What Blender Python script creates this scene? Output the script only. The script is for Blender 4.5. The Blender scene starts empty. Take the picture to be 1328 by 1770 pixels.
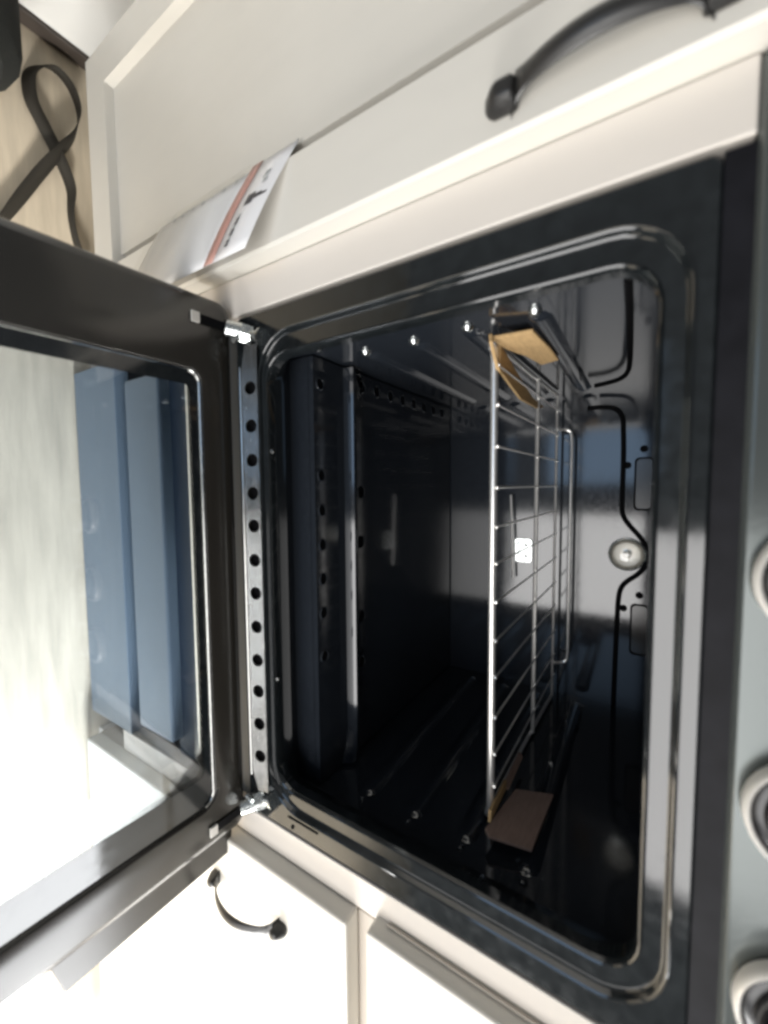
import bpy, bmesh, math, random
from mathutils import Vector, Matrix
random.seed(7)
sc = bpy.context.scene
COL = sc.collection
FLOOR = 0.40            # the layout below is measured from the oven sill; the floor lies 0.40 m under it
UP = Vector((0, 0, FLOOR))

# ------------------------------------------------------------------ camera
rt = Vector((0.99794, -0.05786, 0.02771)); up = Vector((0.00768, 0.53665, 0.84377)); fw = Vector((0.06369, 0.84182, -0.53599))
cam = bpy.data.cameras.new('camera'); camo = bpy.data.objects.new('camera', cam); COL.objects.link(camo)
camo.matrix_world = Matrix(((up.x, -rt.x, -fw.x, 0.1611), (up.y, -rt.y, -fw.y, -0.2640), (up.z, -rt.z, -fw.z, 0.3005 + FLOOR), (0, 0, 0, 1)))
cam.sensor_fit = 'VERTICAL'; cam.sensor_height = 36; cam.lens = 703.3 / 1770 * 36      # phone held sideways: world up is picture right
cam.clip_start = 0.01; cam.clip_end = 50
cam.dof.use_dof = True; cam.dof.focus_distance = 0.46; cam.dof.aperture_fstop = 3.2
sc.camera = camo

# ------------------------------------------------------------------ light
w = bpy.data.worlds.new('World'); sc.world = w; w.use_nodes = True
bg = w.node_tree.nodes['Background']; bg.inputs[0].default_value = (0.93, 0.97, 1.0, 1); bg.inputs[1].default_value = 0.17
def area(name, loc, target, sx, sy, radiance, col):
    l = bpy.data.lights.new(name, 'AREA'); l.shape = 'RECTANGLE'; l.size = sx; l.size_y = sy; l.color = col
    l.energy = radiance * math.pi * sx * sy
    o = bpy.data.objects.new(name, l); COL.objects.link(o); o.location = Vector(loc) + UP
    o.rotation_euler = (Vector(target) - Vector(loc)).to_track_quat('-Z', 'Y').to_euler()
    return o
area('doorway_daylight', (0.78, -1.10, 0.18), (0.58, 0.10, 0.10), 0.96, 1.00, 6.2, (1.0, 0.985, 0.97))
area('kitchen_window_daylight', (1.50, 0.32, 1.00), (0.35, -0.20, -0.20), 1.00, 0.75, 12.0, (0.97, 0.985, 1.0))
area('entrance_daylight', (1.35, -0.32, -0.04), (0.25, -0.22, -0.42), 0.44, 0.66, 22.0, (1.0, 0.99, 0.97))
sb = bpy.data.lights.new('added_floor_spot', 'SPOT'); sb.energy = 260; sb.spot_size = math.radians(46); sb.spot_blend = 0.9; sb.shadow_soft_size = 0.10; sb.color = (1.0, 0.97, 0.93)  # added spot, brightens the floor below the open door
sbo = bpy.data.objects.new('added_floor_spot', sb); COL.objects.link(sbo); sbo.location = Vector((1.32, -0.20, 0.16)) + UP
sbo.rotation_euler = Vector((0.42 - 1.32, -0.20 + 0.20, -0.40 - 0.16)).to_track_quat('-Z', 'Y').to_euler()
area('blue_reflection_fill', (-0.02, -1.05, 0.12), (0.12, 0.36, 0.24), 0.36, 0.40, 2.0, (0.45, 0.68, 1.0))  # added lamp standing in for a person's blue reflection; no window here
sc.view_settings.view_transform = 'Standard'; sc.view_settings.look = 'None'; sc.view_settings.gamma = 1
sc.view_settings.use_curve_mapping = False; sc.view_settings.exposure = 0
sc.cycles.use_denoising = True
sc.cycles.filter_width = 2.9
sc.cycles.max_bounces = 10; sc.cycles.transparent_max_bounces = 12

# ------------------------------------------------------------------ materials
def mat(name, col, rough=0.4, metal=0.0, spec=0.5, var=0.0, scale=8.0, bump=0.0, bscale=200.0, coat=0.0, rvar=0.0, stretch=(1, 1, 1), detail=4.0):
    m = bpy.data.materials.new(name); m.use_nodes = True
    n = m.node_tree.nodes; l = m.node_tree.links; b = n['Principled BSDF']
    b.inputs['Base Color'].default_value = (*col, 1); b.inputs['Roughness'].default_value = rough
    b.inputs['Metallic'].default_value = metal; b.inputs['Specular IOR Level'].default_value = spec
    b.inputs['Coat Weight'].default_value = coat; b.inputs['Coat Roughness'].default_value = 0.08
    tc = n.new('ShaderNodeTexCoord'); mp = n.new('ShaderNodeMapping'); l.new(tc.outputs['Object'], mp.inputs[0]); mp.inputs['Scale'].default_value = stretch
    if var or rvar:
        t = n.new('ShaderNodeTexNoise'); t.inputs['Scale'].default_value = scale; t.inputs['Detail'].default_value = detail; l.new(mp.outputs[0], t.inputs['Vector'])
        if var:
            r = n.new('ShaderNodeMapRange'); l.new(t.outputs[0], r.inputs[0]); r.inputs[1].default_value = 0.3; r.inputs[2].default_value = 0.7
            r.inputs[3].default_value = 1 - var; r.inputs[4].default_value = 1 + var
            mx = n.new('ShaderNodeMix'); mx.data_type = 'RGBA'; mx.blend_type = 'MULTIPLY'; mx.inputs[0].default_value = 1
            mx.inputs[6].default_value = (*col, 1); l.new(r.outputs[0], mx.inputs[7]); l.new(mx.outputs[2], b.inputs['Base Color'])
        if rvar:
            r2 = n.new('ShaderNodeMapRange'); l.new(t.outputs[0], r2.inputs[0]); r2.inputs[1].default_value = 0.3; r2.inputs[2].default_value = 0.7
            r2.inputs[3].default_value = max(0.02, rough - rvar); r2.inputs[4].default_value = rough + rvar; l.new(r2.outputs[0], b.inputs['Roughness'])
    if bump:
        t2 = n.new('ShaderNodeTexNoise'); t2.inputs['Scale'].default_value = bscale; t2.inputs['Detail'].default_value = 3; l.new(mp.outputs[0], t2.inputs['Vector'])
        bp = n.new('ShaderNodeBump'); bp.inputs['Strength'].default_value = bump; bp.inputs['Distance'].default_value = 0.001
        l.new(t2.outputs[0], bp.inputs['Height']); l.new(bp.outputs[0], b.inputs['Normal'])
    return m
M = dict(
    cream=mat('cream_laminate', (0.61, 0.585, 0.53), 0.38, var=0.012, scale=20, bump=0.03, bscale=300, stretch=(3, 3, 1)),
    cream_frame=mat('cream_face_frame', (0.63, 0.585, 0.53), 0.42, var=0.012, scale=20, bump=0.03, bscale=300, stretch=(3, 3, 1)),
    rail_shade=mat('shaded_rail', (0.020, 0.032, 0.050), 0.5, spec=0.3),  # navy stands for the deep shade on the cross rail
    shaded_front=mat('shaded_laminate', (0.125, 0.160, 0.195), 0.4, var=0.02, scale=20),  # drawer and lower panel: shade under the door put into their colour
    carcass=mat('carcass_board', (0.45, 0.40, 0.34), 0.6, var=0.05),
    enamel=mat('black_enamel', (0.010, 0.012, 0.013), 0.09, spec=0.8, bump=0.01, bscale=60, var=0.25, scale=120, rvar=0.03),
    enamel_in=mat('cavity_enamel', (0.015, 0.018, 0.023), 0.10, spec=0.85, bump=0.02, bscale=45, var=0.1, scale=260, rvar=0.02),
    doorblk=mat('door_enamel', (0.020, 0.018, 0.015), 0.20, spec=0.7, bump=0.03, bscale=80, rvar=0.06),
    strip=mat('aluminised_strip', (0.32, 0.32, 0.31), 0.20, metal=0.9, bump=0.1, bscale=150, rvar=0.08, scale=60, stretch=(1, 8, 8)),
    zinc=mat('zinc_plated_steel', (0.72, 0.75, 0.74), 0.25, metal=1, bump=0.08, rvar=0.08, scale=200),
    chrome=mat('chromed_wire', (0.90, 0.88, 0.85), 0.30, metal=0.8),
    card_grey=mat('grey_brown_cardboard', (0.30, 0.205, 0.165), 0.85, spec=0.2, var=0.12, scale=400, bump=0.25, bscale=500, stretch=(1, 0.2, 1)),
    card=mat('brown_cardboard', (0.50, 0.335, 0.165), 0.85, spec=0.2, var=0.12, scale=400, bump=0.25, bscale=500, stretch=(1, 0.2, 1)),
    silver=mat('silver_panel', (0.085, 0.095, 0.093), 0.20, metal=0.5, var=0.02, bump=0.04, bscale=400),
    knob=mat('black_knob', (0.012, 0.012, 0.014), 0.22, spec=0.5),
    ring=mat('knob_chrome', (0.82, 0.79, 0.74), 0.30, metal=0.35),
    handle=mat('gunmetal_handle', (0.022, 0.021, 0.020), 0.38, metal=0.1, bump=0.08, bscale=400, rvar=0.06, scale=90),
    black=mat('dark_gap', (0.004, 0.004, 0.0045), 0.7, spec=0.05),
    enamel_gap=mat('black_trim', (0.008, 0.008, 0.010), 0.55, spec=0.12, var=0.3, scale=60),
    wall=mat('white_wall_panel', (0.78, 0.77, 0.73), 0.5, var=0.02),
    skirt=mat('dark_skirting', (0.045, 0.035, 0.028), 0.5, var=0.1, scale=60),
    strap=mat('black_webbing', (0.022, 0.019, 0.014), 0.75, spec=0.3, bump=0.5, bscale=900),
    bag=mat('black_fabric', (0.020, 0.021, 0.019), 0.85, spec=0.2, bump=0.6, bscale=500),
    paper=mat('white_paper', (0.80, 0.79, 0.79), 0.35, var=0.02),
    red=mat('red_print', (0.53, 0.29, 0.24), 0.45),
    ink=mat('dark_print', (0.06, 0.055, 0.06), 0.5),
    greyink=mat('grey_print', (0.45, 0.46, 0.46), 0.5),
    white_tab=mat('white_bracket', (0.50, 0.48, 0.44), 0.4),
)
def glass_mat(name, tint, refl_rough, strength):
    m = bpy.data.materials.new(name); m.use_nodes = True; n = m.node_tree.nodes; l = m.node_tree.links
    n.remove(n['Principled BSDF']); out = n['Material Output']
    tr = n.new('ShaderNodeBsdfTransparent'); tr.inputs[0].default_value = (*tint, 1)
    gl = n.new('ShaderNodeBsdfGlossy'); gl.inputs['Roughness'].default_value = refl_rough; gl.inputs['Color'].default_value = (1, 1, 1, 1)
    fr = n.new('ShaderNodeFresnel'); fr.inputs[0].default_value = 1.5
    mu = n.new('ShaderNodeMath'); mu.operation = 'MULTIPLY'; mu.use_clamp = True; mu.inputs[1].default_value = strength; l.new(fr.outputs[0], mu.inputs[0])
    mx = n.new('ShaderNodeMixShader'); l.new(mu.outputs[0], mx.inputs[0]); l.new(tr.outputs[0], mx.inputs[1]); l.new(gl.outputs[0], mx.inputs[2]); l.new(mx.outputs[0], out.inputs[0])
    return m
M['glass'] = glass_mat('blue_tinted_glass', (0.85, 0.886, 0.925), 0.02, 0.9)
M['wrap'] = glass_mat('clear_plastic_wrap', (0.99, 0.99, 0.985), 0.25, 0.12)
M['lens'] = glass_mat('lamp_lens', (0.96, 0.95, 0.92), 0.06, 2.2)
M['dish'] = mat('lamp_reflector', (0.95, 0.93, 0.88), 0.42, metal=0.25, bump=0.5, bscale=160)
def floor_mat():
    m = mat('beige_wood_vinyl', (0.50, 0.43, 0.325), 0.42, var=0.16, scale=9, stretch=(1.0, 9, 1), bump=0.15, bscale=60, detail=8)
    return m
M['floor'] = floor_mat()

# ------------------------------------------------------------------ mesh helpers (all coordinates in metres from the oven sill)
ORG = {}
def link(name, bm, m, parent=None, smooth=False, bevel=0.0, seg=2):
    me = bpy.data.meshes.new(name)
    bmesh.ops.recalc_face_normals(bm, faces=bm.faces)
    o = bpy.data.objects.new(name, me); COL.objects.link(o)
    root = parent
    base = Vector((0, 0, 0))
    if parent is not None:
        base = ORG[parent.name]
        o.parent = parent; ORG[o.name] = base
    else:
        vs = [v.co for v in bm.verts]
        base = Vector(((min(v.x for v in vs) + max(v.x for v in vs)) / 2, (min(v.y for v in vs) + max(v.y for v in vs)) / 2, min(v.z for v in vs)))
        o.location = base + UP; ORG[o.name] = base
    for v in bm.verts: v.co -= base
    if smooth:
        for f in bm.faces: f.smooth = True
    bm.to_mesh(me); bm.free()
    for mm in (m if isinstance(m, (list, tuple)) else [m]): me.materials.append(mm)
    if smooth: me.set_sharp_from_angle(angle=math.radians(40))
    if bevel:
        md = o.modifiers.new('bevel', 'BEVEL'); md.width = bevel; md.segments = seg; md.limit_method = 'ANGLE'; md.angle_limit = math.radians(40)
    return o
def thing(name, loc, label, cat, group=None):
    o = bpy.data.objects.new(name, None); COL.objects.link(o); o.location = Vector(loc) + UP; o.empty_display_size = 0.03
    ORG[o.name] = Vector(loc); o['label'] = label; o['category'] = cat
    if group: o['group'] = group
    return o
def tag(o, label, cat, group=None, kind=None):
    o['label'] = label; o['category'] = cat
    if group: o['group'] = group
    if kind: o['kind'] = kind
    return o
def box(bm, x0, x1, y0, y1, z0, z1):
    vs = [bm.verts.new(p) for p in ((x0, y0, z0), (x1, y0, z0), (x1, y1, z0), (x0, y1, z0), (x0, y0, z1), (x1, y0, z1), (x1, y1, z1), (x0, y1, z1))]
    for f in ((0, 3, 2, 1), (4, 5, 6, 7), (0, 1, 5, 4), (1, 2, 6, 5), (2, 3, 7, 6), (3, 0, 4, 7)): bm.faces.new([vs[i] for i in f])
    return vs
def B(name, dims, m, parent, bevel=0.001, seg=2):
    bm = bmesh.new(); box(bm, *dims); return link(name, bm, m, parent, bevel=bevel, seg=seg)
def tube(bm, pts, r, n=8, caps=True, flat=None):
    pts = [Vector(p) for p in pts]; rings = []
    ref = None
    for i, p in enumerate(pts):
        a = pts[max(0, i - 1)]; c = pts[min(len(pts) - 1, i + 1)]; t = (c - a).normalized()
        if ref is None:
            ref = t.cross(Vector((0, 0, 1)))
            if ref.length < 0.1: ref = t.cross(Vector((1, 0, 0)))
        nrm = (ref - t * ref.dot(t)).normalized(); ref = nrm; bn = t.cross(nrm)
        rr = r[i] if isinstance(r, (list, tuple)) else r
        k = flat or 1.0
        rings.append([bm.verts.new(p + nrm * math.cos(2 * math.pi * j / n) * rr + bn * math.sin(2 * math.pi * j / n) * rr * k) for j in range(n)])
    for a, c in zip(rings, rings[1:]):
        for j in range(n): bm.faces.new((a[j], a[(j + 1) % n], c[(j + 1) % n], c[j]))
    if caps: bm.faces.new(rings[0][::-1]); bm.faces.new(rings[-1])
def T(name, pts, r, m, parent, n=8, flat=None):
    bm = bmesh.new(); tube(bm, pts, r, n, flat=flat); return link(name, bm, m, parent, smooth=True)
def lathe(bm, prof, n=24, xf=None, mats=None):
    """prof: (radius, height) about +z; xf maps local point to place"""
    rings = []
    for r, h in prof:
        if r < 1e-6: rings.append([bm.verts.new(xf(Vector((0, 0, h))))])
        else: rings.append([bm.verts.new(xf(Vector((r * math.cos(2 * math.pi * j / n), r * math.sin(2 * math.pi * j / n), h)))) for j in range(n)])
    for i, (a, c) in enumerate(zip(rings, rings[1:])):
        fs = []
        if len(a) == 1 and len(c) == 1: continue
        if len(a) == 1: fs = [bm.faces.new((a[0], c[j], c[(j + 1) % n])) for j in range(n)]
        elif len(c) == 1: fs = [bm.faces.new((a[j], a[(j + 1) % n], c[0])) for j in range(n)]
        else: fs = [bm.faces.new((a[j], a[(j + 1) % n], c[(j + 1) % n], c[j])) for j in range(n)]
        if mats:
            for f in fs: f.material_index = mats[i]
def toward_front(c):      # lathe axis pointing out of the oven front (-y)
    c = Vector(c); return lambda p: Vector((c.x + p.x, c.y - p.z, c.z + p.y))
def along_x(c, s=1):
    c = Vector(c); return lambda p: Vector((c.x + s * p.z, c.y + p.x, c.z + p.y))
def upright(c):
    c = Vector(c); return lambda p: c + p
def rrect(x0, x1, z0, z1, r, k=8):
    out = []
    for cx, cz, a0 in ((x1 - r, z1 - r, 0), (x0 + r, z1 - r, 90), (x0 + r, z0 + r, 180), (x1 - r, z0 + r, 270)):
        for i in range(k + 1):
            a = math.radians(a0 + 90 * i / k); out.append((cx + r * math.cos(a), cz + r * math.sin(a)))
    return out
def loft(bm, loops, close=True):
    rings = [[bm.verts.new(p) for p in lp] for lp in loops]
    n = len(rings[0])
    for a, c in zip(rings, rings[1:]):
        for j in range(n if close else n - 1): bm.faces.new((a[j], a[(j + 1) % n], c[(j + 1) % n], c[j]))
    return rings
def prism(bm, poly, off):
    a = [bm.verts.new(p) for p in poly]; b = [bm.verts.new(Vector(p) + Vector(off)) for p in poly]; n = len(a)
    bm.faces.new(a); bm.faces.new(b[::-1])
    for i in range(n): bm.faces.new((a[i], b[i], b[(i + 1) % n], a[(i + 1) % n]))
def smoothpath(pts, k=6, closed=False):
    pts = [Vector(p) for p in pts]; out = []; n = len(pts)
    for i in range(n - 1):
        p0, p1, p2, p3 = pts[max(i - 1, 0)], pts[i], pts[i + 1], pts[min(i + 2, n - 1)]
        for j in range(k):
            t = j / k
            out.append(0.5 * ((2 * p1) + (p2 - p0) * t + (2 * p0 - 5 * p1 + 4 * p2 - p3) * t * t + (3 * p1 - p0 - 3 * p2 + p3) * t ** 3))
    out.append(pts[-1]); return out

# ------------------------------------------------------------------ setting: floor and the side wall
bm = bmesh.new(); box(bm, -1.6, 1.8, -1.0, 0.60, -FLOOR - 0.03, -FLOOR)
o = link('floor', bm, M['floor']); o['kind'] = 'structure'
bm = bmesh.new(); box(bm, -0.50, -0.449, -0.22, 0.6, -FLOOR, 0.45)
o = link('wall', bm, M['wall']); o['kind'] = 'structure'
B('baseboard', (-0.4490, -0.4430, -0.22, 0.045, -FLOOR, -FLOOR + 0.022), M['skirt'], o, bevel=0.0015)

# ------------------------------------------------------------------ kitchen cupboards
def bow_handle(parent, x, z0, z1, y0, rise, lean, m, k=1.0):
    """vertical bow handle with two flared feet standing on the plane y0"""
    bm = bmesh.new(); n = 22; rings = []
    for i in range(n + 1):
        t = i / n; s = math.sin(math.pi * t) ** 0.55 if 0 < t < 1 else 0
        e = min(t, 1 - t) * 2
        z = z0 + 0.004 + (z1 - z0 - 0.008) * t; y = y0 - rise * s; wx = k * (0.0062 + 0.0042 * max(0, 1 - e * 4.5)); th = 0.0040 * k + 0.002 * max(0, 1 - e * 5)
        xx = x + lean * s
        dt = math.cos(math.pi * t)
        tz, ty = (z1 - z0), -rise * math.pi * dt
        ll = math.hypot(tz, ty); nz, ny = ty / ll, -tz / ll     # normal in the y-z plane
        rings.append([Vector((xx + wx * math.cos(a), y + ny * th * math.sin(a), z - nz * th * math.sin(a))) for a in [2 * math.pi * j / 10 for j in range(10)]])
    vr = [[bm.verts.new(p) for p in r] for r in rings]
    for a, c in zip(vr, vr[1:]):
        for j in range(10): bm.faces.new((a[j], a[(j + 1) % 10], c[(j + 1) % 10], c[j]))
    bm.faces.new(vr[0][::-1]); bm.faces.new(vr[-1])
    h = link('handle', bm, m, parent, smooth=True)
    for zz, s in ((z0, -1), (z1, 1)):
        bm = bmesh.new()
        lo = [(x + k * a, zz + k * s * b) for a, b in ((-0.0080, -0.009), (0.0080, -0.009), (0.0078, 0.005), (0.0045, 0.0095), (-0.0045, 0.0095), (-0.0078, 0.005))]
        hi = [(x + (px - x) * 0.62, zz + (pz - zz) * 0.62 - s * 0.002) for px, pz in lo]
        loops = [[Vector((p[0], y0 + 0.0002, p[1])) for p in lo], [Vector((p[0], y0 - 0.004, p[1])) for p in lo], [Vector((p[0], y0 - 0.012, p[1])) for p in hi]]
        rg = loft(bm, loops); bm.faces.new(rg[-1]); bm.faces.new(rg[0][::-1])
        link('handle_foot', bm, m, parent, smooth=True, bevel=0.0022, seg=3)
    return h
def shaker(parent, name, x0, x1, z0, z1, y0, y1, stile, rail, rec, m, right=True):
    """door leaf with a recessed centre panel; y0 front, y1 back"""
    d = bmesh.new()
    ix0, ix1, iz0, iz1 = x0 + stile[0], x1 - stile[1], z0 + rail, z1 - rail
    R4 = lambda a, b, c, e, y: [Vector((a, y, c)), Vector((b, y, c)), Vector((b, y, e)), Vector((a, y, e))]
    e = 0.0022; s = 0.0025
    loops = [R4(x0, x1, z0, z1, y1), R4(x0, x1, z0, z1, y0 + e), R4(x0 + e, x1 - e, z0 + e, z1 - e, y0),
             R4(ix0 - s, ix1 + s, iz0 - s, iz1 + s, y0), R4(ix0, ix1, iz0, iz1, y0 + rec), R4(ix0 + 0.001, ix1 - 0.001, iz0 + 0.001, iz1 - 0.001, y0 + rec + 0.004)]
    loft(d, loops)
    leaf = link(name, d, m, parent)
    B('centre_panel', (ix0 - 0.004, ix1 - 0.0125, y0 + rec, y1 - 0.001, iz0 - 0.004, iz1 + 0.004), m, leaf, bevel=0)
    return leaf

# left cupboard
lc = thing('cupboard', (-0.19, 0.25, -FLOOR), 'cream cupboard left of the oven, with a framed door and black bow handle', 'cupboard')
B('carcass', (-0.335, -0.045, 0.004, 0.55, -0.300, 0.42), M['carcass'], lc)
B('plinth', (-0.335, -0.045, 0.060, 0.075, -FLOOR, -0.300), M['cream'], lc)
ld = shaker(lc, 'door', -0.343, -0.0385, -0.272, 0.410, -0.018, 0.002, (0.046, 0.062), 0.046, 0.009, M['cream'])
bow_handle(ld, -0.0560, 0.227, 0.326, -0.018, 0.017, -0.001, M['handle'])

# oven housing: stiles either side, drawer and panel underneath
hs = thing('oven_housing', (0.245, 0.25, -FLOOR), 'cream cabinet housing the oven, with pale stiles beside it and a drawer below', 'cabinet')
B('stile', (-0.0380, -0.0030, 0.0, 0.022, -0.300, 0.3412), M['cream_frame'], hs, bevel=0.0012)
B('stile', (0.4955, 0.5240, 0.0, 0.022, -0.300, 0.4200), M['cream_frame'], hs, bevel=0.0012)
B('cross_rail', (-0.0030, 0.4955, 0.012, 0.026, -0.182, -0.0375), M['rail_shade'], hs, bevel=0.0012)
dr = B('drawer_front', (0.028, 0.472, -0.002, 0.016, -0.250, -0.174), M['shaded_front'], hs, bevel=0.003)
B('drawer_recess', (-0.0030, 0.4955, 0.017, 0.026, -0.290, -0.1825), M['black'], hs, bevel=0)
B('lower_panel', (-0.0030, 0.4955, 0.000, 0.022, -0.394, -0.278), M['shaded_front'], hs, bevel=0.0012)
B('carcass_side', (-0.0350, -0.0170, 0.024, 0.50, -FLOOR, 0.36), M['carcass'], hs)
B('carcass_side', (0.5100, 0.5235, 0.024, 0.50, -FLOOR, 0.36), M['carcass'], hs)
B('oven_shelf', (-0.0170, 0.5100, 0.024, 0.50, -0.058, -0.040), M['carcass'], hs)
B('bottom_board', (-0.0170, 0.5100, 0.024, 0.50, -FLOOR, -0.386), M['carcass'], hs)

# right cupboard
rc = thing('cupboard', (0.85, 0.25, -FLOOR), 'brightly lit white cupboard right of the oven, door below a drawer', 'cupboard')
B('carcass', (0.5300, 1.20, 0.004, 0.55, -0.385, 0.42), M['carcass'], rc)
B('plinth', (0.5300, 1.20, 0.010, 0.050, -FLOOR, -0.386), M['cream'], rc)
rd = B('door', (0.5250, 0.98, -0.016, 0.003, -0.375, 0.101), M['cream'], rc, bevel=0.0022)
bow_handle(rd, 0.574, -0.072, 0.026, -0.016, 0.022, 0.0, M['handle'], 0.72)
B('drawer_front', (0.5190, 0.98, -0.016, 0.003, 0.122, 0.40), M['cream'], rc, bevel=0.0022)
T('drawer_gasket', [(0.5175, -0.003, 0.135), (0.5175, -0.003, 0.395)], 0.0011, M['carcass'], rc, n=6)

# ------------------------------------------------------------------ the oven
ov = thing('oven', (0.2465, 0.17, -0.040), 'built-in black enamel oven with its glass door hanging open and silver control panel', 'oven')
def ring(x0, x1, z0, z1, r, y): return [Vector((px, y, pz)) for px, pz in rrect(x0, x1, z0, z1, r)]
OX0, OX1, OZ0, OZ1 = 0.0427, 0.4515, 0.0064, 0.3050
def R_(d, r, y): return ring(OX0 - d, OX1 + d, OZ0 - d * 0.45, OZ1 + d * 0.72, r, y)
bm = bmesh.new()
loft(bm, [ring(0, 0.493, -0.036, 0.3295, 0.006, 0.020), ring(0, 0.493, -0.036, 0.3295, 0.006, 0.0015), ring(0.0015, 0.4915, -0.0345, 0.328, 0.005, 0.0),
          R_(0.0220, 0.041, 0.0), R_(0.0210, 0.040, -0.0024), R_(0.0198, 0.039, -0.0030), R_(0.0186, 0.038, -0.0022), R_(0.0172, 0.037, 0.0008), R_(0.0162, 0.036, 0.0014),
          R_(0.0036, 0.027, 0.0014), R_(0.0026, 0.026, -0.0004), R_(0.0014, 0.025, -0.0014), R_(0.0002, 0.024, -0.0006), R_(-0.0008, 0.024, 0.002), R_(-0.0008, 0.024, 0.010), R_(0.008, 0.022, 0.024)])
ff = link('front_frame', bm, M['enamel'], ov, smooth=True); ff.data.set_sharp_from_angle(angle=math.radians(20))
B('frame_slit', (0.4775, 0.4790, -0.0007, 0.0005, 0.020, 0.058), M['black'], ov, bevel=0)
for x, z in ((0.4865, 0.026), (0.4725, 0.050)):
    bm = bmesh.new(); lathe(bm, [(0.0020, 0.0), (0.0020, 0.0008), (0, 0.0008)], 10, toward_front((x, 0.0, z))); link('frame_hole', bm, M['black'], ov)
# cavity
CX0, CX1, CZ0, CZ1, CY = 0.033, 0.470, 0.028, 0.318, 0.372
B('side_wall', (CX0 - 0.004, CX0, 0.012, CY + 0.004, -0.006, CZ1 + 0.004), M['enamel_in'], ov, bevel=0)
B('side_wall', (CX1, CX1 + 0.004, 0.012, CY + 0.004, -0.006, CZ1 + 0.004), M['enamel_in'], ov, bevel=0)
B('back_wall', (CX0, CX1, CY, CY + 0.004, -0.006, CZ1), M['enamel_in'], ov, bevel=0)
B('ceiling', (CX0, CX1, 0.026, CY, CZ1, CZ1 + 0.004), M['enamel_in'], ov, bevel=0)
B('cavity_bottom', (CX0, CX1, 0.026, CY, -0.010, -0.004), M['enamel_in'], ov, bevel=0)
fp = B('floor_plate', (CX0 + 0.002, CX1 - 0.002, 0.038, CY - 0.004, 0.022, CZ0), M['enamel_in'], ov, bevel=0)
B('plate_skirt', (CX0 + 0.002, CX1 - 0.002, 0.0375, 0.0405, -0.0035, 0.0218), M['enamel_in'], ov, bevel=0)
# stiffening ridge pressed across the floor plate, flared at its right end
bm = bmesh.new()
prof = []
N = 24
for i in range(N + 1):
    t = i / N; x = 0.036 + (0.466 - 0.036) * t
    wd = 0.0030 + 0.012 * max(0, (t - 0.93) / 0.07) ** 1.4; h = 0.0115
    prof.append([Vector((x, 0.088 - wd, CZ0 - 0.0005)), Vector((x, 0.088 - wd * 0.75, CZ0 + h * 0.7)), Vector((x, 0.088 - wd * 0.3, CZ0 + h)), Vector((x, 0.0925, CZ0 + h * 0.95)), Vector((x, 0.0935, CZ0 + h * 0.55)), Vector((x, 0.0945, CZ0 - 0.0005))])
rg = loft(bm, prof, close=False); bm.faces.new(rg[0]); bm.faces.new(rg[-1])
link('floor_ridge', bm, M['enamel_in'], ov, smooth=True)
def vent(x, y, r=0.0055):
    bm = bmesh.new(); lathe(bm, [(r, 0.0), (r + 0.0011, 0.0012), (r + 0.0022, 0.0)], 14, upright((x, y, CZ0 + 0.0001)))
    v = link('vent_hole', bm, M['enamel_in'], fp, smooth=True)
    bm = bmesh.new(); lathe(bm, [(0, 0), (r + 0.0006, 0.0), (r + 0.0006, -0.0008)], 14, upright((x, y, CZ0 + 0.0006))); link('hole', bm, M['black'], fp)
for x, y in [(0.045, 0.115), (0.168, 0.115), (0.225, 0.113), (0.312, 0.113), (0.366, 0.112)]: vent(x, y)
for k in range(8): vent(0.049 - 0.0003 * k, 0.118 + 0.031 * k)
for x in (0.060, 0.150, 0.185, 0.220, 0.255, 0.290, 0.335): vent(x, 0.0475, 0.0045)
# shelf runners pressed in the side walls, each with a boss at its front end
for wx, s, ys in ((CX0, 1, (0.062, 0.062, 0.058, 0.055)), (CX1, -1, (0.047, 0.047, 0.047, 0.044))):
    for z, y in zip((0.074, 0.126, 0.1772, 0.230), ys):
        bm = bmesh.new()
        pr = [(0.006, -0.0), (0.0056, 0.0025), (0.0040, 0.0048), (0.0014, 0.0060)]
        loops = []
        for hh, dd in [(0.0100, -0.0002), (0.0088, 0.0005), (0.0074, 0.0015), (0.0058, 0.0026), (0.0040, 0.0034), (0.0018, 0.0038)]:
            lp = []
            for cy, a0 in ((0.350 - 0.007, -90), (y + 0.016, 90)):
                for i in range(7):
                    a = math.radians(a0 + 180 * i / 6); lp.append(Vector((wx + s * dd, cy + hh * math.cos(a), z + hh * math.sin(a))))
            loops.append(lp)
        rg = loft(bm, loops); bm.faces.new(rg[-1])
        rn = link('shelf_runner', bm, M['enamel_in'], ov, smooth=True)
        bm = bmesh.new(); q = 1.0 if s > 0 else 0.7; lathe(bm, [(0.0050 * q, 0.0), (0.0047 * q, 0.0018 * q), (0.0034 * q, 0.0034 * q), (0.0018 * q, 0.0042 * q), (0, 0.0045 * q)], 16, along_x((wx, y, z), s))
        link('runner_boss', bm, M['zinc'] if s > 0 else M['enamel_in'], ov, smooth=True)  # left bosses in zinc: daylight glint put into the material
# small pips on the sill lip and other studs
for x, z in ((0.0405, 0.0), ): pass
for p in ((CX0, 0.034, 0.040), (CX0, 0.030, 0.118)):
    bm = bmesh.new(); lathe(bm, [(0.0022, 0), (0.0018, 0.0012), (0, 0.0018)], 10, along_x(p, 1)); link('stud', bm, M['zinc'], ov, smooth=True)
for x in (0.128, 0.345):
    bm = bmesh.new(); lathe(bm, [(0.0022, 0), (0.0019, 0.0014), (0, 0.0020)], 10, toward_front((x, 0.001, OZ0 + 0.003))); link('stud', bm, M['strip'], ov, smooth=True)
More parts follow.
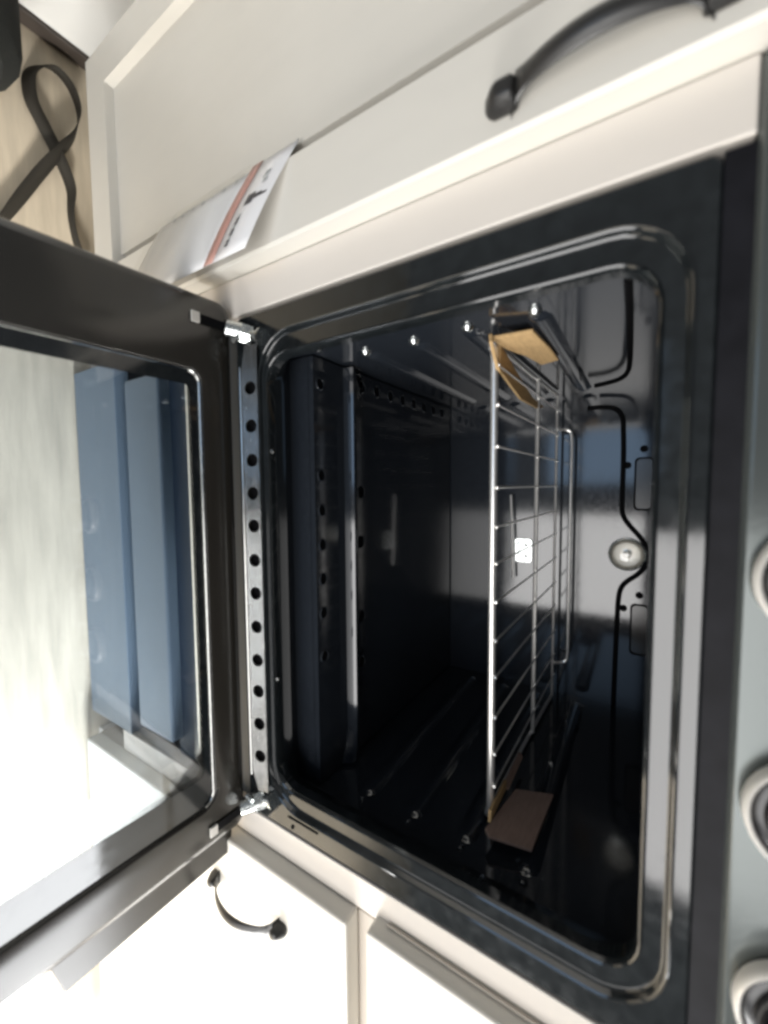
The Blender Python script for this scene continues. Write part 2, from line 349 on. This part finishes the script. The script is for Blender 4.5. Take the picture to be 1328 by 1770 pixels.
# back wall: embossed bead running along the upper part and swelling round the lamp
def bead(pts, r=0.0032, closed=False):
    return T('embossed_bead', smoothpath(pts, 6), r, M['black'], ov, n=8)
yb = CY - 0.0004
bead([(0.056, yb, 0.232), (0.056, yb, 0.250), (0.060, yb, 0.266), (0.072, yb, 0.2745), (0.09, yb, 0.276), (0.12, yb, 0.277), (0.16, yb, 0.277), (0.190, yb, 0.277), (0.204, yb, 0.279), (0.216, yb, 0.286),
      (0.228, yb, 0.296), (0.240, yb, 0.304), (0.255, yb, 0.308), (0.270, yb, 0.305), (0.282, yb, 0.297), (0.292, yb, 0.286), (0.302, yb, 0.279), (0.318, yb, 0.276), (0.35, yb, 0.275), (0.38, yb, 0.2745), (0.42, yb, 0.274), (0.469, yb, 0.2735)])
xl = CX0 + 0.0004
bead([(xl, 0.040, 0.289), (xl, 0.12, 0.288), (xl, 0.24, 0.285), (xl, 0.29, 0.281), (xl, 0.318, 0.272), (xl, 0.332, 0.256), (xl, 0.338, 0.244)], 0.0026)
# slots and screw holes in the back wall
for x0, x1 in ((0.126, 0.196), (0.322, 0.392)):
    bm = bmesh.new(); lo = rrect(x0, x1, 0.290, 0.312, 0.006, 5); li = rrect(x0 + 0.0022, x1 - 0.0022, 0.2922, 0.3098, 0.005, 5)
    rg = loft(bm, [[Vector((a, CY - 0.0001, c)) for a, c in lo], [Vector((a, CY - 0.0016, c)) for a, c in lo], [Vector((a, CY - 0.0016, c)) for a, c in li], [Vector((a, CY - 0.0003, c)) for a, c in li]])
    v = link('slot_rim', bm, M['black'], ov, smooth=True)
    bm = bmesh.new(); bm.faces.new([bm.verts.new((a, CY - 0.0003, c)) for a, c in li]); link('slot_cover', bm, M['doorblk'], v)
for x, z in ((0.115, 0.300), (0.136, 0.282), (0.310, 0.300), (0.330, 0.282)):
    bm = bmesh.new(); lathe(bm, [(0.0046, 0), (0.0046, 0.0008), (0.003, 0.0012), (0, 0.0012)], 14, toward_front((x, CY, z))); link('screw_hole', bm, M['black'], ov)
# lamp
bm = bmesh.new(); lathe(bm, [(0.0225, 0.0), (0.0222, 0.0035), (0.0205, 0.0042), (0.0195, 0.003), (0.0195, 0.0)], 32, toward_front((0.2555, CY, 0.2845)))
lp = link('lamp', bm, M['zinc'], ov, smooth=True)
LC = (0.2555, CY, 0.2845)
bm = bmesh.new(); lathe(bm, [(0, 0.0004), (0.008, 0.0006), (0.0150, 0.0016), (0.0194, 0.0034)], 32, toward_front(LC)); link('reflector', bm, M['dish'], lp, smooth=True)
bm = bmesh.new(); lathe(bm, [(0.0052, 0.0008), (0.0056, 0.004), (0.0050, 0.0072), (0.0030, 0.0092), (0, 0.0098)], 20, toward_front(LC)); link('bulb', bm, M['dish'], lp, smooth=True)
bm = bmesh.new(); lathe(bm, [(0.0194, 0.0036), (0.0190, 0.0065), (0.0170, 0.0098), (0.0130, 0.0120), (0.007, 0.0133), (0, 0.0137)], 32, toward_front(LC)); link('lamp_lens', bm, M['lens'], lp, smooth=True)
# thermostat probe on the back wall with its white bracket
pb = T('thermostat_probe', [(0.176, CY - 0.010, 0.131), (0.22, CY - 0.010, 0.133), (0.304, CY - 0.010, 0.136)], 0.0016, M['chrome'], ov)
bm = bmesh.new(); prism(bm, [Vector((a, CY - 0.004, c)) for a, c in rrect(0.243, 0.278, 0.136, 0.161, 0.004, 4)], (0, 0.0015, 0))
br = link('probe_bracket', bm, M['zinc'], ov)
B('bracket_clip', (0.249, 0.272, CY - 0.013, CY - 0.004, 0.139, 0.143), M['zinc'], br, bevel=0.0008)
B('bracket_foot', (0.250, 0.271, CY - 0.0025, CY, 0.140, 0.157), M['white_tab'], br, bevel=0)
for x in (0.252, 0.269):
    bm = bmesh.new(); lathe(bm, [(0.0024, 0), (0.0024, 0.0006), (0, 0.0006)], 10, toward_front((x, CY - 0.004, 0.153))); link('rivet_hole', bm, M['black'], br)
# perforated strip below the opening
bm = bmesh.new()
hx = [0.069, 0.104, 0.136, 0.167, 0.198, 0.231, 0.263, 0.296, 0.329, 0.360, 0.393, 0.426]
def S(x, t): return Vector((x, -0.0075 + 0.0040 * t, -0.0195 + 0.0165 * t))       # t 0 bottom .. 1 top, leaning back
edges = [0.030, 0.052] + [(a + b) / 2 for a, b in zip(hx, hx[1:])] + [0.443, 0.462]
edges = [0.030, 0.052] + [(a + b) / 2 for a, b in zip(hx, hx[1:])] + [0.4425, 0.462]
K = 16
for i in range(len(edges) - 1):
    a, b = edges[i], edges[i + 1]; c = [h for h in hx if a < h < b]
    if not c:
        if i == 0: q = [S(a, 0.25), S(b, 0), S(b, 1), S(a, 1)]
        else: q = [S(a, 0), S(b, 0.35), S(b, 1), S(a, 1)]
        bm.faces.new([bm.verts.new(p) for p in q]); continue
    h = c[0]; r = 0.0065; inn = []; out = []; bk = []
    for j in range(K):
        an = 2 * math.pi * j / K; dx, dt = math.cos(an), math.sin(an)
        inn.append(bm.verts.new(S(h + r * dx, 0.52 + r * dt / 0.0170)))
        q = S(h + r * dx, 0.52 + r * dt / 0.0170); bk.append(bm.verts.new(q + Vector((0, 0.002, -0.0005))))
        sx = (b - h) / max(dx, 1e-9) if dx > 0 else (a - h) / min(dx, -1e-9)
        st = (1 - 0.52) * 0.0170 / max(dt, 1e-9) if dt > 0 else (-0.52) * 0.0170 / min(dt, -1e-9)
        m_ = min(sx, st); out.append(bm.verts.new(S(h + m_ * dx, 0.52 + m_ * dt / 0.0170)))
    # corners
    for j in range(K):
        k2 = (j + 1) % K
        p, q = out[j].co, out[k2].co
        cx = None
        for ex in (a, b):
            for et in (0, 1):
                cc = S(ex, et)
                onp = abs(p.x - ex) < 1e-6 and abs(q.z - cc.z) < 1e-6; onq = abs(q.x - ex) < 1e-6 and abs(p.z - cc.z) < 1e-6
                if (onp or onq) and (cc - p).length > 1e-6 and (cc - q).length > 1e-6: cx = cc
        if cx is not None: bm.faces.new((inn[j], out[j], bm.verts.new(cx), out[k2], inn[k2]))
        else: bm.faces.new((inn[j], out[j], out[k2], inn[k2]))
        bm.faces.new((inn[j], inn[k2], bk[k2], bk[j]))
bmesh.ops.remove_doubles(bm, verts=bm.verts, dist=1e-6)
ps = link('perforated_strip', bm, M['strip'], ov)
sd = ps.modifiers.new('thickness', 'SOLIDIFY'); sd.thickness = 0.0008; sd.offset = 0
B('strip_backing', (0.034, 0.458, -0.0015, -0.0002, -0.022, -0.0045), M['black'], ov, bevel=0)
T('strip_fold', [(0.050, -0.0085, -0.0205), (0.245, -0.0085, -0.0205), (0.446, -0.0085, -0.0205)], 0.0011, M['strip'], ov, n=6)
# hinges
for hxp, s in ((0.0165, 1), (0.4765, -1)):
    bm = bmesh.new(); tube(bm, [(hxp - 0.002 * s, -0.016, -0.028), (hxp, -0.006, -0.019)], 0.0074, 14)
    hg = link('hinge', bm, M['zinc'], ov, smooth=True)
    bm = bmesh.new(); tube(bm, [(hxp + 0.001 * s, -0.008, -0.0185), (hxp + 0.003 * s, 0.0, -0.013)], 0.0092, 6); link('nut', bm, M['zinc'], hg)
    bm = bmesh.new(); tube(bm, [(hxp + 0.003 * s, -0.003, -0.0145), (hxp + 0.007 * s, -0.001, 0.000)], [0.0052, 0.0052], 12); link('bolt', bm, M['zinc'], hg, smooth=True)
    bm = bmesh.new(); tube(bm, [(hxp + 0.007 * s, -0.001, 0.000), (hxp + 0.0075 * s, -0.0008, 0.002)], 0.0080, 16); link('bolt_head', bm, M['zinc'], hg, smooth=True)
    bm = bmesh.new(); tube(bm, [(hxp + 0.006 * s, -0.010, -0.016), (hxp + 0.007 * s, -0.010, -0.026)], 0.0035, 10); link('pin', bm, M['zinc'], hg, smooth=True)

# door, hinged along the sill and hanging slightly below level
DA = math.radians(3.0)
def D(x, u, wz): return Vector((x, -0.004 - u * math.cos(DA) - wz * math.sin(DA), -0.036 - u * math.sin(DA) + wz * math.cos(DA)))
DX0, DX1, DU = -0.012, 0.506, 0.350
WX0, WX1, WU0, WU1 = 0.056, 0.464, 0.0335, 0.300
def dring(x0, x1, u0, u1, r, wz, k=6): return [D(a, c, wz(a) if callable(wz) else wz) for a, c in rrect(x0, x1, u0, u1, r, k)]
bm = bmesh.new()
loft(bm, [dring(DX0 + 0.004, DX1 - 0.004, 0.004, DU, 0.010, -0.026), dring(DX0, DX1, 0.0, DU, 0.012, -0.022), dring(DX0, DX1, 0.0, DU, 0.012, -0.005), dring(DX0 + 0.003, DX1 - 0.003, 0.003, DU - 0.003, 0.012, -0.001), dring(DX0 + 0.008, DX1 - 0.008, 0.007, DU - 0.008, 0.012, 0.0),
          dring(WX0 - 0.026, WX1 + 0.014, WU0 - 0.022, WU1 + 0.02, 0.030, lambda x: 0.0004 if x < 0.3 else 0.0), dring(WX0 - 0.010, WX1 + 0.0045, WU0 - 0.006, WU1 + 0.01, 0.020, lambda x: -0.0012 if x < 0.03 else -0.0004), dring(WX0 - 0.001, WX1 + 0.001, WU0 - 0.001, WU1 + 0.001, 0.0125, -0.0012), dring(WX0, WX1, WU0, WU1, 0.012, -0.0026), dring(WX0, WX1, WU0, WU1, 0.012, -0.024)])
dr_ = link('door', bm, M['doorblk'], ov, smooth=True)
def dslab(name, x0, x1, u0, u1, r, w0, w1, m, parent):
    bm = bmesh.new(); a = dring(x0, x1, u0, u1, r, w0); b = dring(x0, x1, u0, u1, r, w1); rg = loft(bm, [a, b]); bm.faces.new(rg[0]); bm.faces.new(rg[1]); return link(name, bm, m, parent)
dslab('inner_glass', WX0 + 0.0005, WX1 - 0.0005, WU0 + 0.0005, WU1 - 0.0005, 0.011, -0.0070, -0.0040, M['glass'], dr_)
dslab('outer_glass', WX0 - 0.002, WX1 + 0.002, WU0 - 0.002, WU1 + 0.002, 0.011, -0.0310, -0.0275, M['glass'], dr_)
# printed black border of the inner pane
bm = bmesh.new(); a = dring(WX0 + 0.0012, WX1 - 0.0012, WU0 + 0.0012, WU1 - 0.0012, 0.010, -0.0036); b = dring(WX0 + 0.014, WX1 - 0.030, WU0 + 0.009, WU1 - 0.014, 0.006, -0.0036); loft(bm, [a, b])
link('printed_border', bm, M['enamel'], dr_)
# bright edge trim round the window
pts = dring(WX0 + 0.0005, WX1 - 0.0005, WU0 + 0.0005, WU1, 0.012, -0.0022)
bm = bmesh.new(); tube(bm, pts[15:27], 0.0011, 6); link('window_trim', bm, M['strip'], dr_, smooth=True)
# side flange of the outer skin, wider than the inner frame on the right
bm = bmesh.new(); prism(bm, [D(0.500, 0.004, -0.016), D(0.540, 0.010, -0.016), D(0.545, 0.152, -0.016), D(0.516, 0.160, -0.016)], (0, 0, -0.004)); link('side_flange', bm, M['doorblk'], dr_, bevel=0.0012)
dslab('outer_skin', DX0 - 0.010, DX0 + 0.030, 0.006, DU, 0.006, -0.034, -0.0265, M['doorblk'], dr_)
for x, s in ((0.011, 1), (0.488, -1)):
    bm = bmesh.new(); prism(bm, [D(x - 0.004, 0.008, 0.0011), D(x + 0.004, 0.008, 0.0011), D(x + 0.004, 0.034, 0.0011), D(x - 0.004, 0.034, 0.0011)], (0, 0, 0.0006)); link('hinge_slot', bm, M['black'], dr_)
    bm = bmesh.new(); prism(bm, [D(x - 0.0045, 0.0345, 0.001), D(x + 0.0045, 0.0345, 0.001), D(x + 0.0045, 0.0415, 0.001), D(x - 0.0045, 0.0415, 0.001)], (0, 0, 0.0022)); link('hinge_tab', bm, M['white_tab'], dr_)

# control panel and knobs
B('panel_gap', (0.0005, 0.4925, 0.0012, 0.014, 0.3297, 0.3450), M['enamel_gap'], ov, bevel=0)
cp = bmesh.new()
prism(cp, [Vector((-0.036, 0.000, 0.3415)), Vector((-0.036, -0.004, 0.3435)), Vector((-0.036, -0.004, 0.440)), Vector((-0.036, 0.020, 0.440)), Vector((-0.036, 0.020, 0.3415))], (0.531, 0, 0))
cpo = link('control_panel', cp, M['silver'], ov, bevel=0.0012)
for x in (0.2055, 0.318, 0.420):
    c = (x, -0.004, 0.3745)
    bm = bmesh.new()
    lathe(bm, [(0.0275, 0.0), (0.0270, 0.006), (0.0245, 0.008), (0.0215, 0.0085), (0.0205, 0.026), (0.0190, 0.0280), (0, 0.0284)], 40, toward_front(c))
    kb = link('knob', bm, M['knob'], ov, smooth=True)
    bm = bmesh.new(); lathe(bm, [(0.0278, 0.0005), (0.0290, 0.003), (0.0288, 0.0085), (0.0276, 0.0100), (0.0264, 0.0092), (0.0262, 0.006)], 40, toward_front(c)); link('knob_ring', bm, M['ring'], kb, smooth=True)
    bm = bmesh.new(); box(bm, x - 0.0022, x + 0.0022, -0.0355, -0.0300, 0.3560, 0.3930); link('knob_grip', bm, M['knob'], kb, bevel=0.0012)

# ------------------------------------------------------------------ wire rack
rk = thing('wire_rack', (0.248, 0.22, 0.1835), 'chrome wire oven rack slid onto the third shelf runners', 'oven rack')
RZ = 0.1872
T('front_wire', smoothpath([(0.0375, 0.100, RZ), (0.0380, 0.091, RZ), (0.044, 0.087, RZ + 0.001), (0.06, 0.087, RZ + 0.003), (0.25, 0.087, RZ + 0.003), (0.437, 0.087, RZ + 0.003), (0.459, 0.087, RZ + 0.001), (0.465, 0.091, RZ), (0.4655, 0.100, RZ)], 5), 0.0033, M['chrome'], rk, n=10)
for x in (0.0375, 0.4655):
    T('side_wire', [(x, 0.099, RZ), (x, 0.2, RZ + 0.003), (x, 0.31, RZ + 0.0075), (x, 0.347, RZ + 0.0095)], 0.0024, M['chrome'], rk)
T('middle_wire', [(0.0375, 0.240, RZ + 0.0067), (0.25, 0.240, RZ + 0.0067), (0.4655, 0.240, RZ + 0.0067)], 0.0025, M['chrome'], rk)
T('rear_wire', [(0.0375, 0.347, RZ + 0.0098), (0.25, 0.347, RZ + 0.0098), (0.4655, 0.347, RZ + 0.0098)], 0.0018, M['chrome'], rk)
T('rear_guard', smoothpath([(0.085, 0.345, RZ + 0.011), (0.085, 0.350, RZ + 0.020), (0.088, 0.352, RZ + 0.026), (0.096, 0.352, RZ + 0.0285), (0.12, 0.352, RZ + 0.029), (0.25, 0.352, RZ + 0.029), (0.38, 0.352, RZ + 0.029), (0.404, 0.352, RZ + 0.0285), (0.412, 0.352, RZ + 0.026), (0.415, 0.350, RZ + 0.020), (0.415, 0.345, RZ + 0.011)], 5), 0.0020, M['chrome'], rk)
for x in (0.060, 0.093, 0.128, 0.163, 0.197, 0.229, 0.263, 0.298, 0.331, 0.368, 0.402, 0.432):
    T('cross_wire', [(x, 0.0835, RZ + 0.0072), (x, 0.2, RZ + 0.0095), (x, 0.3465, RZ + 0.0125)], 0.0010, M['chrome'], rk, n=6)
    bm = bmesh.new(); lathe(bm, [(0, -0.0019), (0.0014, -0.0013), (0.0019, 0), (0.0014, 0.0013), (0, 0.0019)], 8, upright((x, 0.0838, RZ + 0.0072))); link('weld_tip', bm, M['chrome'], rk, smooth=True)

# ------------------------------------------------------------------ cardboard protectors on the rack's front corners
def sheet(name, poly, off, m, parent, bevel=0.0006):
    bm = bmesh.new(); prism(bm, [Vector(p) for p in poly], off); return link(name, bm, m, parent, bevel=bevel)
c1 = thing('cardboard_corner', (0.05, 0.13, RZ + 0.0034), 'brown cardboard strip folded over the left end of the oven rack', 'cardboard', 'cardboard packing pieces on the rack')
sheet('upper_flap', [(0.0405, 0.068, 0.1925), (0.0385, 0.076, 0.2240), (0.0375, 0.130, 0.2270), (0.0375, 0.170, 0.2275), (0.0400, 0.168, 0.2120), (0.0400, 0.130, 0.2050), (0.0410, 0.100, 0.1965)], (0.0026, 0, 0), M['card'], c1)
sheet('lower_flap', [(0.040, 0.090, 0.1920), (0.063, 0.089, 0.1920), (0.075, 0.162, 0.1920), (0.072, 0.242, 0.1920), (0.065, 0.274, 0.1920), (0.0645, 0.212, 0.1920), (0.052, 0.143, 0.1920)], (0, 0, 0.0026), M['card'], c1)
T('fold', [(0.0405, 0.066, 0.1935), (0.046, 0.064, 0.1945), (0.058, 0.078, 0.1940), (0.064, 0.090, 0.1935)], 0.0016, M['card'], c1, n=6)
c2 = thing('cardboard_corner', (0.45, 0.12, RZ + 0.0034), 'brown cardboard strip folded over the right end of the oven rack', 'cardboard', 'cardboard packing pieces on the rack')
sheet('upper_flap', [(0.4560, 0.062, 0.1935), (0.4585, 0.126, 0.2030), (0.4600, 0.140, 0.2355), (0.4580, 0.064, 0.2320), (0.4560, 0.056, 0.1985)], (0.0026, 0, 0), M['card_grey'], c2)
sheet('lower_flap', [(0.4440, 0.070, 0.1940), (0.4530, 0.066, 0.1945), (0.4570, 0.120, 0.1935), (0.4500, 0.122, 0.1925)], (0, 0, 0.0026), M['card'], c2)
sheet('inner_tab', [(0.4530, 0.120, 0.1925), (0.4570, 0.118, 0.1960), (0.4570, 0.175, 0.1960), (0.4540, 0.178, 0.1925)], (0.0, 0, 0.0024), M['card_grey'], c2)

# ------------------------------------------------------------------ plastic-wrapped leaflet leaning out from the left door
lf = thing('leaflet', (-0.06, -0.035, -0.14), 'plastic-wrapped white leaflet with a red stripe hanging on the left cupboard door', 'leaflet')
def L(a, b):          # a 0..1 across (door side to free edge), b metres up from the stripe
    xa, ya, za = -0.112, -0.0135, 0.012
    xb, yb_, zb = -0.028, -0.040, -0.024
    bow = -0.002 * math.sin(math.pi * a)
    return Vector((xa + (xb - xa) * a, ya + (yb_ - ya) * a + bow, za + (zb - za) * a + b))
def lsheet(name, a0, a1, b0, b1, off, m, parent, n=8, skew=0.0):
    bm = bmesh.new(); rows = []
    for i in range(n + 1):
        a = a0 + (a1 - a0) * i / n; nv = Vector((-0.41, -0.91, 0)) * off
        rows.append([L(a, b0 + skew * i / n) + nv, L(a, b1 + skew * i / n) + nv])
    for r0, r1 in zip(rows, rows[1:]): pass
    vr = [[bm.verts.new(p) for p in r] for r in rows]
    for r0, r1 in zip(vr, vr[1:]): bm.faces.new((r0[0], r1[0], r1[1], r0[1]))
    ob = link(name, bm, m, parent, smooth=True)
    s = ob.modifiers.new('thickness', 'SOLIDIFY'); s.thickness = 0.0003; s.offset = 0
    return ob
lsheet('printed_card', 0.0, 1.0, 0.0, 0.053, 0.0, M['paper'], lf)
lsheet('red_stripe', 0.0, 1.0, -0.0005, 0.0120, 0.0006, M['red'], lf)
lsheet('plastic_wrap', -0.02, 1.03, -0.150, -0.003, 0.0016, M['wrap'], lf)
lsheet('inner_sheet', 0.02, 0.98, -0.145, -0.004, -0.001, M['paper'], lf)
for a0, a1, b0, b1 in ((0.20, 0.27, 0.030, 0.036), (0.29, 0.33, 0.033, 0.038)): lsheet('printed_mark', a0, a1, b0, b1, 0.0006, M['greyink'], lf, n=2)
for a0, a1, b0, b1 in ((0.40, 0.50, 0.022, 0.031), (0.43, 0.47, 0.031, 0.040), (0.455, 0.475, 0.040, 0.047)): lsheet('printed_mark', a0, a1, b0, b1, 0.0006, M['ink'], lf, n=2)
for k in range(9): lsheet('printed_mark', 0.58 + 0.035 * k, 0.605 + 0.035 * k, 0.021, 0.0245, 0.0006, M['ink'] if k % 3 else M['greyink'], lf, n=1)
for k in range(7): lsheet('printed_mark', 0.05 + 0.012 * (k % 3), 0.08 + 0.016 * (k % 2), -0.02 - 0.016 * k, -0.017 - 0.016 * k, 0.0004, M['greyink'], lf, n=1)

# ------------------------------------------------------------------ strap and dark bag on the floor
zf = -FLOOR
path = smoothpath([(-0.150, 0.022, zf + 0.012), (-0.190, 0.010, zf + 0.011), (-0.224, 0.006, zf + 0.010), (-0.262, 0.008, zf + 0.009), (-0.298, -0.006, zf + 0.010), (-0.325, -0.020, zf + 0.009), (-0.352, -0.032, zf + 0.008), (-0.385, -0.030, zf + 0.008), (-0.408, -0.008, zf + 0.009), (-0.400, 0.012, zf + 0.011), (-0.372, 0.022, zf + 0.012), (-0.335, 0.014, zf + 0.014), (-0.298, -0.006, zf + 0.016), (-0.258, -0.028, zf + 0.010), (-0.215, -0.050, zf + 0.008), (-0.180, -0.068, zf + 0.008), (-0.140, -0.092, zf + 0.008)], 8)
bm = bmesh.new(); rows = []
n = len(path)
for i, p in enumerate(path):
    t = (path[min(i + 1, n - 1)] - path[max(i - 1, 0)]).normalized(); side = t.cross(Vector((0, 0, 1))).normalized()
    roll = math.radians(62 + 28 * math.sin(i / n * 2 * math.pi * 2.0 + 0.6))
    wv = side * math.cos(roll) + Vector((0, 0, 1)) * math.sin(roll)
    hw = 0.0080
    rows.append((p - wv * hw, p + wv * hw))
lowest = min(min(a.z, b.z) for a, b in rows)
vr = [[bm.verts.new(a + Vector((0, 0, max(0, zf + 0.0008 - min(a.z, b.z))))), bm.verts.new(b + Vector((0, 0, max(0, zf + 0.0008 - min(a.z, b.z)))))] for a, b in rows]
for a, b in zip(vr, vr[1:]): bm.faces.new((a[0], b[0], b[1], a[1]))
st = link('strap', bm, M['strap'], smooth=True)
s = st.modifiers.new('thickness', 'SOLIDIFY'); s.thickness = 0.0014; s.offset = 0
tag(st, 'dark webbing strap looped on the wood floor below the left cupboard', 'strap')
bm = bmesh.new()
loops = []
for zz, ins in ((0.0005, 0.010), (0.008, 0.002), (0.040, 0.0), (0.065, 0.004), (0.080, 0.014), (0.085, 0.03)):
    loops.append([Vector((a + 0.004 * math.sin(i * 1.7), c + 0.003 * math.cos(i * 2.3), zf + zz)) for i, (a, c) in enumerate(rrect(-0.442 + ins, -0.325 - ins, -0.30 + ins, -0.054 - ins, 0.022, 5))])
rg = loft(bm, loops); bm.faces.new(rg[-1]); bm.faces.new(rg[0][::-1])
bgobj = link('bag', bm, M['bag'], smooth=True)
tag(bgobj, 'black fabric item on the floor by the white wall, cut off by the corner', 'bag')
